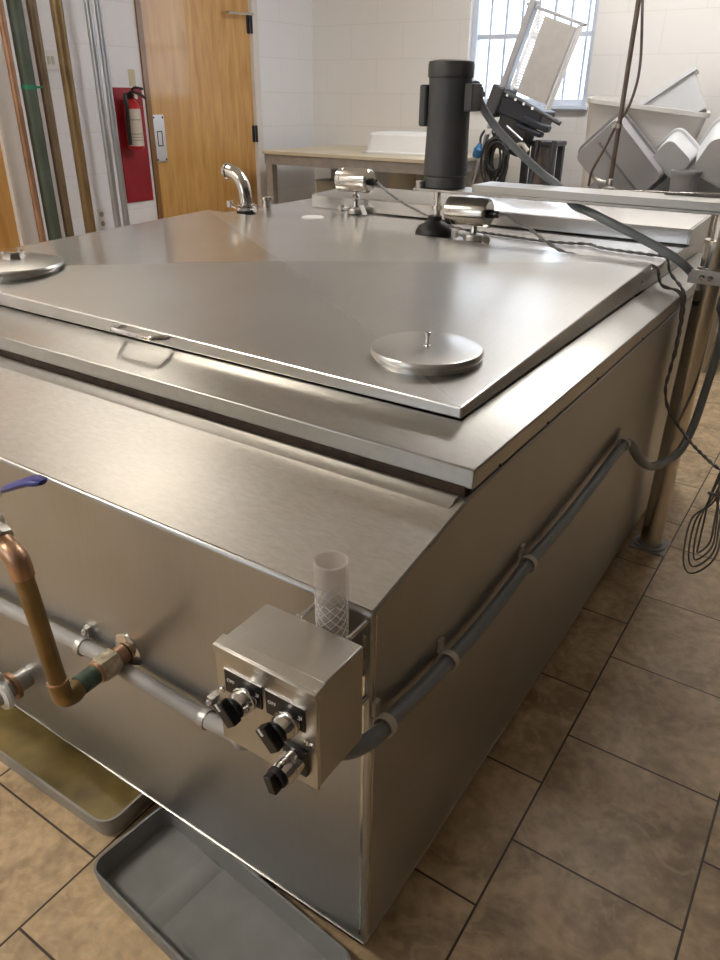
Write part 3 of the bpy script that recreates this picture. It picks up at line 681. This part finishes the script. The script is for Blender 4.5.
# pressure sensors
def sensor(x, y, label, tagged, hh, dx=0):
    t = thing('pressure_sensor', label, 'sensor', (x, y, DZ), 'clamped sensors on the rear deck')
    st = MB().lathe([(.012, .02), (.009, .03), (.009, .05), (.014, .054), (.014, .062), (.009, .066), (.009, hh - .03)], (x, y, DZ), n=18).build('stem', M['chrome'], t)
    hz = DZ + hh
    h = MB().lathe([(.036, 0), (.040, .002), (.040, .018), (.0388, .019), (.0388, .022), (.040, .023), (.040, .120), (.037, .127), (.033, .130)], (x - .070 + dx, y, hz), (1, 0, .02), 36).build('housing', M['tube'], t)
    MB().lathe([(.013, 0), (.013, .012), (.010, .014), (.010, .026)], (x + .060 + dx, y, hz), (1, 0, 0), 16).build('cable_gland', M['black'], t)
    c = MB().lathe([(.022, 0), (.03, .002), (.031, .012), (.028, .018), (.014, .021)], (x, y, DZ + .001), n=24)
    c.cyl((x - .028, y - .005, DZ + .012), (x - .052, y - .012, DZ + .016), .005, n=10); c.box((x - .062, y - .022, DZ + .006), (x - .048, y - .004, DZ + .026))
    c.cyl((x + .028, y - .005, DZ + .010), (x + .048, y - .014, DZ + .010), .005, n=10)
    c.build('clamp', M['dullsteel'], t)
    if tagged:
        MB().prism([(x + .03, y - .02, DZ + .032), (x + .052, y - .03, DZ + .004), (x + .066, y - .022, DZ + .004), (x + .042, y - .012, DZ + .034)], (0, .0015, .0008)).build('paper_tag', M['lettering'], t)
    else:
        c2 = MB().lathe([(.013, 0), (.012, .004)], (x + .05, y - .02, DZ + .008), (.5, -.6, .5), 10).build('wing_nut', M['dullsteel'], t)
    return t
sensor(-1.205, 1.755, 'steel cylinder sensor with paper tag standing alone on the rear deck', True, .112, .004)
sensor(-.612, 1.50, 'steel cylinder sensor beside the black rubber cone of the motor shaft', False, .079, -.014)
z = DZ + .113
twisted('sensor_cable', 'grey cable from the tagged sensor drooping behind the motor shaft', [(-1.118, 1.755, z), (-1.10, 1.745, z - .004), (-1.03, 1.70, .935), (-.93, 1.66, .905), (-.83, 1.635, .880), (-.74, 1.62, .862), (-.66, 1.62, .854), (-.60, 1.615, .8535), (-.52, 1.60, .8535), (-.43, 1.59, .8535), (-.36, 1.60, .8535), (-.30, 1.62, .8535), (-.26, 1.585, .8535), (-.2, 1.57, .8535), (-.12, 1.56, .8535), (-.068, 1.545, .8535), (-.045, 1.52, .82), (-.005, 1.49, .792), (.012, 1.465, .77), (.018, 1.46, .70), (.020, 1.455, .62)], .0026, M['cable'], None, 55)
twisted('sensor_cable', 'grey cable from the sensor by the cone trailing down beside the post', [(-.543, 1.50, DZ + .08), (-.51, 1.498, DZ + .079), (-.46, 1.47, .91), (-.42, 1.45, .905), (-.36, 1.43, .878), (-.30, 1.41, .862), (-.22, 1.40, .855), (-.15, 1.392, .8535), (-.09, 1.40, .8535), (-.058, 1.405, .85), (-.04, 1.41, .81), (0, 1.425, .796), (.012, 1.43, .77), (.022, 1.425, .70), (.022, 1.42, .60), (.018, 1.43, .54), (.035, 1.43, .485), (.07, 1.40, .46), (.13, 1.30, .455), (.2, 1.17, .47), (.232, 1.12, .48)], .0026, M['cable'], None, 45)
# spare cable looped and hanging in a hank to the right of the post
hk = MB()
for k in range(4):
    o = [random.uniform(-.008, .008) for _ in range(8)]
    x, y = .232, 1.10; w = .014 + .009 * k
    p = [(x + .012, y - .05, .70), (x + .006 + o[0], y - .02, .60), (x + o[1], y + o[2], .50), (x - .008 + o[3], y + .006, .41), (x - w, y + .01, .345), (x - w * .9, y + .014, .29 - .02 * k), (x - .01, y + .012, .262 - .02 * k), (x + w * .7, y + .006, .30 - .012 * k), (x + w * .6, y, .36), (x + .004 + o[4], y, .425), (x + .006 + o[5], y - .006, .50), (x + .014 + o[6], y - .03, .60), (x + .02, y - .055, .70)]
    hk.tube(p, .0022, 6, smooth=6)
hk.tube([(.215, 1.105, .425), (.24, 1.095, .43), (.225, 1.085, .435), (.214, 1.1, .428)], .004, 6, smooth=4)
hk.tube([(.252, 1.04, .70), (.27, 1.0, .80), (.30, .97, .86)], .004, 6, smooth=5)
hk.tube([(.26, .99, .74), (.40, 1.30, 1.0), (.42, 1.5, 1.02), (.1, 1.55, 1.012), (-.1, 1.53, 1.012)], .0035, 6, smooth=8)
tag(hk.build('cable_hank', M['cable']), 'bundle of thin grey cables hanging in loops to the right of the post', 'cable')

# ------------------------------------------------------------------ trays on the floor
def place(x, y, rz): return Matrix.Translation((x, y, 0)) @ Matrix.Rotation(rz, 4, 'Z')
tr = thing('drip_tray', 'empty grey plastic tray pushed under the tank front corner', 'tray', (-.2, 0, 0), 'trays under the tank')
q = place(-.470, -.153, math.radians(-5.0))
MB().rrect_tray(0, .458, 0, .172, .0005, .0495, .028, .0045, draft=.006, mat=q).build('tray_shell', M['tray'], tr)
MB().prism([(.115, .01, .0052), (.125, .01, .0078), (.150, .01, .0078), (.16, .01, .0052)], (0, .15, 0), q).build('tray_rib', M['tray'], tr)
MB().rrect_tray(.185, .43, .03, .15, .0052, .0070, .03, .003, mat=q).build('tray_ridge', M['tray'], tr)
tr2 = thing('drip_tray', 'long grey tray with yellow-brown stained bottom under the tank', 'tray', (-.9, -.02, 0), 'trays under the tank')
q = place(-1.355, -.099, math.radians(.8))
MB().rrect_tray(0, .853, 0, .16, .0005, .0495, .035, .0045, draft=.008, mat=q).build('tray_shell', M['traygrey'], tr2)
MB().box((.02, .02, .005), (.83, .14, .0065), q).build('tray_residue', M['traystain'], tr2)

# ------------------------------------------------------------------ left wall: pipes, switch, extinguisher
def riser(name, label, y, r, mat, x=-3.05):
    t = thing(name, label, 'pipe', (x, y, 0), 'vertical pipes by the left wall')
    MB().cyl((x, y, 0), (x, y, H), r, n=20).build('pipe_length', mat, t)
    for z in (.35, 2.35):
        b = MB(); b.pipe((x, y, z - .01), (x, y, z + .01), r + .004, r); b.box((XL, y - .008, z - .008), (x - r, y + .008, z + .008))
        b.build('pipe_bracket', M['emt'], t)
    return t
riser('riser_pipe', 'thin bright copper pipe against the white door jamb', 1.712, .0165, M['copperpipe'])
g = riser('riser_pipe', 'thick dark green painted pipe by the left wall', 1.785, .033, M['greenpipe'])
MB().pipe((-3.05, 1.785, 1.24), (-3.05, 1.785, 1.258), .035, .0335).box((-3.055, 1.815, 1.245), (-3.035, 1.85, 1.253)).build('green_band', M['greentag'], g)
riser('riser_pipe', 'slender brown pipe just right of the green pipe', 1.872, .0225, M['brown1'])
riser('riser_pipe', 'brown brass-toned pipe standing clear between switch and steel conduits', 2.004, .028, M['brown2'])
riser('riser_conduit', 'galvanised conduit on the left of the close pair', 2.184, .018, M['emt'])
riser('riser_conduit', 'galvanised conduit on the right of the close pair, beside the red board', 2.245, .0165, M['emt'])

sw = thing('light_switch', 'white double light switch on the wall between brown pipes', 'light switch', (XL, 2.03, 1.36))
MB().box((XL, 1.99, 1.325), (XL + .006, 2.072, 1.41)).build('switch_plate', M['white'], sw, bevel=.002)
MB().box((XL + .006, 2.012, 1.35), (XL + .010, 2.026, 1.385)).build('toggle', M['clip'], sw)
MB().box((XL + .006, 2.036, 1.35), (XL + .010, 2.050, 1.385)).build('toggle', M['clip'], sw)
ol = thing('wall_outlet', 'white double outlet low on the wall beside the steel conduits', 'outlet', (XL, 2.2, .6))
MB().box((XL, 2.165, .555), (XL + .006, 2.235, .665)).build('outlet_plate', M['white'], ol, bevel=.002)
for z in (.585, .635): MB().lathe([(.014, 0), (.014, .002)], (XL + .006, 2.2, z), (1, 0, 0), 16).build('socket', M['cratelilac'], ol)
tag(MB().box((XL, 2.392, .675), (XL + .008, 2.585, 1.256)).build('backing_board', M['red'], bevel=.001), 'tall red board on the wall beside the wooden door', 'board')
tag(MB().box((XL, 2.512, 1.262), (XL + .002, 2.556, 1.345)).build('wall_sticker', M['cream']), 'small cream sticker on the wall above the red board', 'sticker')
fe = thing('fire_extinguisher', 'red fire extinguisher with pale label hung on the red board', 'fire extinguisher', (-3.12, 2.452, .96))
MB().lathe([(.035, .955), (.043, .962), (.044, .975), (.044, 1.15), (.041, 1.172), (.028, 1.19), (.018, 1.196), (.018, 1.206)], (-3.135, 2.452, 0), n=28).build('cylinder', M['redmetal'], fe)
lb = MB(); rings = []
for z in (.972, 1.155):
    rings.append([(-3.135 + .0448 * math.cos(a), 2.452 + .0448 * math.sin(a), z) for a in [(-1.5 + 2.15 * k / 12) for k in range(13)]])
lb.loft(rings, False, False, closed=False); lo_ = lb.build('label_wrap', M['label'], fe)
for i, (z0, z1, mt) in enumerate(((1.10, 1.104, 'cratedark'), (1.03, 1.034, 'cratedark'), (1.015, 1.018, 'cratedark'), (1.0, 1.003, 'cratedark'))):
    lb = MB(); lb.loft([[(-3.135 + .0453 * math.cos(a), 2.452 + .0453 * math.sin(a), zz) for a in [(-1.3 + 1.6 * k / 8) for k in range(9)]] for zz in (z0, z1)], False, False, closed=False); lb.build('label_line', M[mt], lo_)
vh = MB(); vh.cyl((-3.135, 2.452, 1.20), (-3.135, 2.452, 1.225), .016, n=16); vh.tube([(-3.135, 2.437, 1.225), (-3.11, 2.447, 1.235), (-3.06, 2.457, 1.222), (-3.03, 2.462, 1.205)], .007, 8, smooth=4); vh.tube([(-3.135, 2.457, 1.228), (-3.10, 2.452, 1.255), (-3.04, 2.457, 1.25)], .0065, 8, smooth=4)
vh.build('valve_handle', M['rubber'], fe)
MB().tube([(-3.135, 2.437, 1.215), (-3.12, 2.405, 1.22), (-3.11, 2.397, 1.17), (-3.115, 2.396, 1.08), (-3.12, 2.398, .98)], .011, 10, smooth=5).build('nozzle_hose', M['rubber'], fe)
MB().lathe([(.014, 0), (.014, .006)], (-3.115, 2.467, 1.213), (1, .2, .2), 16).build('gauge', M['chrome'], fe)
MB().box((XL + .008, 2.45, 1.16), (-3.17, 2.50, 1.2)).build('hanger', M['dullsteel'], fe)

# ------------------------------------------------------------------ back of the room: bench, bucket, tub
bn = thing('work_bench', 'long cream-topped work bench in the back left corner', 'work bench', (-2.3, 3.77, 0))
MB().box((-3.01, 3.36, .895), (-1.70, YB - .005, .915)).build('bench_top', M['benchtop'], bn, bevel=.002)
MB().box((-3.0, 3.375, .835), (-1.71, 3.40, .8945)).box((-3.0, 3.40, .835), (-2.975, 4.15, .8945)).box((-1.735, 3.40, .835), (-1.71, 4.15, .8945)).build('apron', M['benchleg'], bn)
for x in (-2.995, -1.765):
    for y in (3.38, 4.10): MB().box((x, y, 0), (x + .05, y + .05, .835)).build('leg', M['benchleg'], bn)
MB().box((-2.99, 3.44, .52), (-1.72, 4.15, .54)).build('shelf', M['benchtop'], bn)
for x, y, r, h, l in ((-2.80, 3.80, .085, .165, 'short beige pail on the bench shelf, left end'), (-2.25, 3.86, .095, .25, 'tall beige pail on the bench shelf behind the sensor')):
    p = thing('pail', l, 'pail', (x, y, .541), 'pails on the bench shelf')
    MB().lathe([(r * .9, 0), (r, h), (r + .006, h), (r + .006, h + .012), (r - .003, h + .012), (r * .88, .004)], (x, y, .541), n=28).build('pail_body', M['bucket'], p)
    MB().lathe([(r + .008, 0), (r + .008, .008), (r - .01, .012), (.01, .012)], (x, y, .541 + h + .006), n=28).build('pail_lid', M['clip'], p)
tb = thing('storage_tub', 'low white plastic tub upside down on the bench top', 'tub', (-2.1, 3.83, .915))
q = Matrix.Translation((-2.12, 3.80, .915)) @ Matrix.Rotation(.12, 4, 'Z')
def rrect(w, d, z, r, n=5):
    pts = []
    for sx, sy, a in ((1, 1, 0), (-1, 1, 1), (-1, -1, 2), (1, -1, 3)):
        for k in range(n + 1):
            t = a * PI / 2 + PI / 2 * k / n
            pts.append((sx * (w / 2 - r) + r * math.cos(t), sy * (d / 2 - r) + r * math.sin(t), z))
    return pts
MB().loft([rrect(.58, .40, .001, .05), rrect(.58, .40, .012, .05), rrect(.555, .375, .014, .05), rrect(.53, .35, .105, .05), rrect(.50, .32, .118, .04)], mat=q).build('tub_shell', M['tubwhite'], tb)
MB().lathe([(.012, 0), (.012, .02)], (-2.395, 3.70, .955), (-1, -.3, 0), 12).build('drain_bung', M['black'], tb)

# ------------------------------------------------------------------ tilted machine by the window
mc_ = thing('tilted_machine', 'tall dark machine with a tilted pale panel in front of the window', 'machine', (-1.36, 3.72, 0))
th = math.radians(18)
F = Matrix.Translation((-1.398, 3.70, 1.24)) @ Matrix.Rotation(th, 4, 'Y')
MB().box((-.048, -.012, 0), (.134, .012, .37), F).build('panel', M['mach_panel'], mc_, bevel=.003)
MB().box((-.150, -.03, -.03), (-.112, .03, .42), F).build('side_rail', M['rail'], mc_, bevel=.004)
MB().box((.146, -.03, -.02), (.158, .03, .385), F).build('side_rail', M['alu'], mc_, bevel=.002)
MB().box((-.165, -.02, .385), (.175, .02, .40), F).build('top_bar', M['rail'], mc_, bevel=.002)
cmb = MB().box((-.098, .002, 0), (-.082, .010, .385), F)
for k in range(26): cmb.box((-.083, .0, .012 + k * .0142), (-.05, .010, .021 + k * .0142), F)
cmb.build('comb_strip', M['alu'], mc_)
MB().box((-.185, -.05, -.155), (-.11, .16, .002), F).build('end_block', M['mach_grey'], mc_, bevel=.012)
bd = MB(); bd.box((-.11, -.04, -.125), (.15, .16, -.035), F); bd.box((.05, -.06, -.12), (.215, .0, -.085), F); bd.box((.02, -.06, -.155), (.19, .0, -.13), F)
bd.build('gearbox', M['mach_dark'], mc_, bevel=.008)
rl = MB(); rl.cyl(F @ Vector((-.11, -.03, -.018)), F @ Vector((.26, -.03, -.055)), .012, n=14); rl.build('cross_rod', M['mach_grey'], mc_)
for k in range(4): MB().lathe([(.008, 0), (.008, .006)], F @ Vector((-.08 + k * .055, -.043, -.025 - .004 * k)), (0, -1, 0), 12).build('roller_stud', M['alu'], mc_)
MB().box((-.10, -.0, -.30), (.09, .14, -.12), F).build('lower_housing', M['mach_grey'], mc_, bevel=.01)
MB().cyl(F @ Vector((-.02, -.05, -.165)), F @ Vector((.10, -.05, -.20)), .007, n=10).build('lever', M['rail'], mc_)
MB().cyl(F @ Vector((-.14, -.03, 0)), (-1.60, 3.66, .98), .014, n=14).build('support_tube', M['rail'], mc_)
MB().tube([(-1.60, 3.66, .98), (-1.66, 3.64, .70), (-1.68, 3.63, .02)], .014, 12).build('support_tube', M['rail'], mc_)
for x in (-1.50, -1.33, -1.235):
    MB().tube([(x + .03, 3.72, 1.02), (x + .005, 3.70, .70), (x - .01, 3.69, 0)], .016, 12).build('leg', M['mach_grey'], mc_)
cl_ = MB(); cl_.tube([(-1.52, 3.66, 1.05), (-1.47, 3.66, .99), (-1.42, 3.66, .985), (-1.37, 3.66, 1.0), (-1.33, 3.66, .965)], .012, 10, smooth=5)
cl_.build('clamp_arm', M['clip'], mc_)
# stool-like stand beside the machine
sd = thing('metal_stand', 'small dark square metal stand between machine and wall', 'stand', (-1.27, 3.86, 0))
MB().box((-1.43, 3.80, .985), (-1.225, 3.98, 1.012)).build('stand_top', M['mach_grey'], sd, bevel=.006)
for x in (-1.425, -1.265):
    for y in (3.805, 3.94): MB().box((x, y, 0), (x + .035, y + .035, .985)).build('leg', M['mach_grey'], sd, bevel=.003)
MB().box((-1.42, 3.808, .62), (-1.24, 3.82, .66)).build('stretcher', M['mach_grey'], sd)
MB().box((-1.37, 3.82, .40), (-1.31, 3.96, .984)).build('stand_panel', M['postgrey'], sd)
cc = MB()
for k in range(11):
    cxk = -1.49 + random.uniform(-.035, .035); w = random.uniform(.035, .07); h = random.uniform(.08, .13); zt = 1.02 + random.uniform(-.02, .02); yk = 3.62 - k * .004
    cc.tube([(cxk + w * math.cos(a), yk + .006 * math.sin(2 * a), zt - h + h * math.sin(a)) for a in [2 * PI * j / 20 for j in range(21)]], .0062, 7)
tag(cc.build('cable_coil', M['cable_dark']), 'coil of black cable hanging on the tilted machine', 'cable')
bp_ = thing('power_plug', 'blue plug with a black lead hanging left of the black coil', 'plug', (-1.60, 3.6, .96))
MB().lathe([(.022, 0), (.026, .01), (.026, .045), (.018, .055), (.011, .075)], (-1.615, 3.60, .925), (.25, 0, 1), 18).build('plug_body', M['blueplug'], bp_)
MB().tube([(-1.596, 3.60, .995), (-1.60, 3.61, 1.03), (-1.585, 3.62, 1.06), (-1.555, 3.63, 1.07), (-1.53, 3.645, 1.03)], .007, 8, smooth=5).build('plug_lead', M['cable_dark'], bp_)
MB().box((-1.58, 3.615, 1.045), (-1.545, 3.635, 1.075)).build('lead_tag', M['white'], bp_)

# ------------------------------------------------------------------ draining table, crates and tubs
dt = thing('wash_sink', 'stainless wash sink with a raised rim, heaped with plastic containers, before the back wall', 'sink', (-.1, 3.7, 0))
R = Matrix.Translation((-.765, 3.14, 0)) @ Matrix.Rotation(math.radians(17), 4, 'Z')
LT, DT, ZT = .70, .80, .60
MB().box((0, 0, ZT - .004), (LT, DT, ZT), R).box((-.003, -.003, ZT - .004), (LT, 0, .846), R).box((-.003, 0, ZT - .004), (0, DT, .846), R).box((0, DT, ZT - .004), (LT, DT + .003, .846), R).box((LT, -.003, ZT - .004), (LT + .003, DT + .003, .846), R).build('basin', M['dullsteel'], dt)
lip = MB(); lip.box((-.035, -.035, .846), (LT + .035, .002, .853), R); lip.box((-.035, .002, .846), (.002, DT - .002, .853), R); lip.box((-.035, DT - .002, .846), (LT + .035, DT + .02, .853), R); lip.box((LT - .002, .002, .846), (LT + .035, DT - .002, .853), R)
lip.box((-.035, -.035, .82), (LT + .035, -.032, .846), R); lip.box((-.035, -.032, .82), (-.032, DT + .02, .846), R)
lip.build('sink_rim', M['polished'], dt, bevel=.0015)
for x in (.03, LT - .07):
    for y in (.02, DT - .06): MB().cyl(R @ Vector((x + .02, y + .02, 0)), R @ Vector((x + .02, y + .02, ZT - .004)), .02, n=14).build('leg', M['dullsteel'], dt)
wp = R @ Vector((.060, -.016, 0)); ZR = .853
po = thing('rinse_pole', 'slim rusty pole rising from the sink rim in front of the grey crate', 'pole', (wp.x, wp.y, ZR))
MB().lathe([(.03, 0), (.03, .006), (.014, .012), (.014, .04), (.0105, .045)], (wp.x, wp.y, ZR), n=20).build('pole_base', M['dullsteel'], po)
MB().cyl((wp.x, wp.y, ZR + .04), (wp.x, wp.y, H), .0105, n=14).build('pole_tube', M['postgrey'], po)
MB().pipe((wp.x, wp.y, 1.11), (wp.x, wp.y, 1.128), .018, .0106).box((wp.x - .03, wp.y - .008, 1.113), (wp.x - .014, wp.y + .008, 1.125)).build('pole_collar', M['dullsteel'], po)
MB().tube([(wp.x + .016, wp.y, 1.60), (wp.x + .05, wp.y, 1.35), (wp.x + .03, wp.y, 1.2), (wp.x - .015, wp.y, 1.115), (wp.x - .05, wp.y - .01, 1.02), (wp.x - .09, wp.y - .01, .93), (wp.x - .10, wp.y, .86)], .006, 8, smooth=6).build('pole_hose', M['postgrey'], po)
fx = R @ Vector((.02, .07, 0))
MB().tube([(wp.x - .02, wp.y + .01, ZR + .025), (wp.x - .07, wp.y + .02, ZR + .035), (wp.x - .10, wp.y + .01, ZR + .06)], .009, 10, smooth=5).build('spray_fitting', M['dullsteel'], po)

def crate(name, label, w, d, h, mtx, mat, rimmat, cat, wall=.005, taper=.88, ribs=False, group='plastic containers in the wash sink', cr=.04):
    loc = mtx.to_translation()
    t = thing(name, label, cat, loc, group)
    sh = MB().loft([rrect(w * taper, d * taper, 0, cr * .8), rrect(w, d, h, cr), rrect(w - 2 * wall, d - 2 * wall, h, cr - wall), rrect(w * taper - 2 * wall, d * taper - 2 * wall, wall, cr * .8 - wall)], mat=mtx)
    sh.build('shell', mat, t)
    rm = MB().loft([rrect(w + .001, d + .001, h - .022, cr), rrect(w + .022, d + .022, h - .020, cr + .01), rrect(w + .022, d + .022, h, cr + .01), rrect(w - .004, d - .004, h + .001, cr - .002), rrect(w - .004, d - .004, h - .01, cr - .002), rrect(w + .001, d + .001, h - .022, cr)], False, False, mat=mtx)
    rm.build('rim', rimmat, t)
    if ribs:
        MB().box((-w * taper * .5 + .03, -.006, -.004), (w * taper * .5 - .03, .006, .0005), mtx).build('base_rib', rimmat, t)
    return t
def orient(center, yaw, rx, roll):
    """crate local z is its opening; rolled about the view-facing axis"""
    return Matrix.Translation(center) @ Matrix.Rotation(yaw, 4, 'Z') @ Matrix.Rotation(roll, 4, 'Y') @ Matrix.Rotation(rx, 4, 'X')
# grey crate standing on its corner with its base towards the camera
crate('crate', 'grey plastic crate standing on one corner behind the slim pole', .38, .27, .13, orient((-.745, 3.37, .935), math.radians(10), math.radians(-84), math.radians(45)), M['cratelilac'], M['cratedark'], 'crate', ribs=True, taper=.93)
crate('storage_tub', 'large cream plastic tub behind the grey crate', .57, .36, .58, orient((-.80, 3.74, ZT + .03), math.radians(12), math.radians(2), math.radians(6)), M['tubcream'], M['tubcream'], 'tub', taper=.72, wall=.006)
crate('storage_bin', 'frosted clear bin tipped up on top of the cream tub', .36, .24, .20, orient((-.62, 3.92, 1.10), math.radians(10), math.radians(-4), math.radians(-36)), M['clear'], M['clear'], 'bin', taper=.85)
crate('storage_bin', 'small frosted bin leaning on the grey crate', .17, .14, .14, orient((-.52, 3.46, .97), math.radians(12), math.radians(-70), math.radians(40)), M['clear'], M['clear'], 'bin', taper=.9)
crate('storage_bin', 'frosted rounded bin tipped on its side at the right end of the pile', .26, .24, .22, orient((-.285, 3.42, .965), math.radians(10), math.radians(-75), math.radians(25)), M['clear'], M['clear'], 'bin', taper=.78, cr=.07)
rt = thing('round_tub', 'round grey tub standing between the frosted bins in the wash sink', 'tub', (-.43, 3.41, ZT), 'plastic containers in the wash sink')
MB().lathe([(.052, 0), (.064, .315), (.068, .315), (.068, .33), (.061, .33), (.049, .004)], (-.43, 3.41, ZT + .001), n=28).build('shell', M['cratelilac'], rt)

# ------------------------------------------------------------------ light
w = bpy.data.worlds.new('world'); bpy.context.scene.world = w; w.use_nodes = True
bg = w.node_tree.nodes['Background']; bg.inputs[0].default_value = (.86, .93, 1.0, 1); bg.inputs[1].default_value = 2.8
for (x0, x1, z0, z1), y, rot in ((W1, YB + T * .9, -PI / 2), (W2, YF - T * .9, PI / 2)):
    l = bpy.data.lights.new('window_portal', 'AREA'); l.shape = 'RECTANGLE'; l.size = x1 - x0; l.size_y = z1 - z0; l.cycles.is_portal = True
    o = bpy.data.objects.new('window_portal', l); C.objects.link(o); o.location = ((x0 + x1) / 2, y, (z0 + z1) / 2); o.rotation_euler = (rot, 0, 0)

# ------------------------------------------------------------------ camera
S = .661
cx, cy, cz = .5418 * S, -.8693 * S, 1.8494 * S; pitch, yaw, roll, fpx = .4808, .5811, .0114, 733.696
cam = bpy.data.cameras.new('camera'); cam.sensor_fit = 'VERTICAL'; cam.sensor_height = 36; cam.lens = fpx / 960 * 36; cam.clip_start = .02
co = bpy.data.objects.new('camera', cam); C.objects.link(co)
cp_, sp2 = math.cos(pitch), math.sin(pitch); c_, s_ = math.cos(yaw), math.sin(yaw)
f = Vector((-s_ * cp_, c_ * cp_, -sp2)); r = Vector((c_, s_, 0)); u = r.cross(f)
r2 = r * math.cos(roll) + u * math.sin(roll); u2 = -r * math.sin(roll) + u * math.cos(roll)
m = Matrix((r2, u2, -f)).transposed().to_4x4(); m.translation = (cx, cy, cz)
co.matrix_world = m
sc_ = bpy.context.scene; sc_.camera = co
vs = sc_.view_settings; vs.view_transform = 'Standard'; vs.look = 'None'; vs.gamma = 1; vs.use_curve_mapping = False; vs.exposure = 0.42
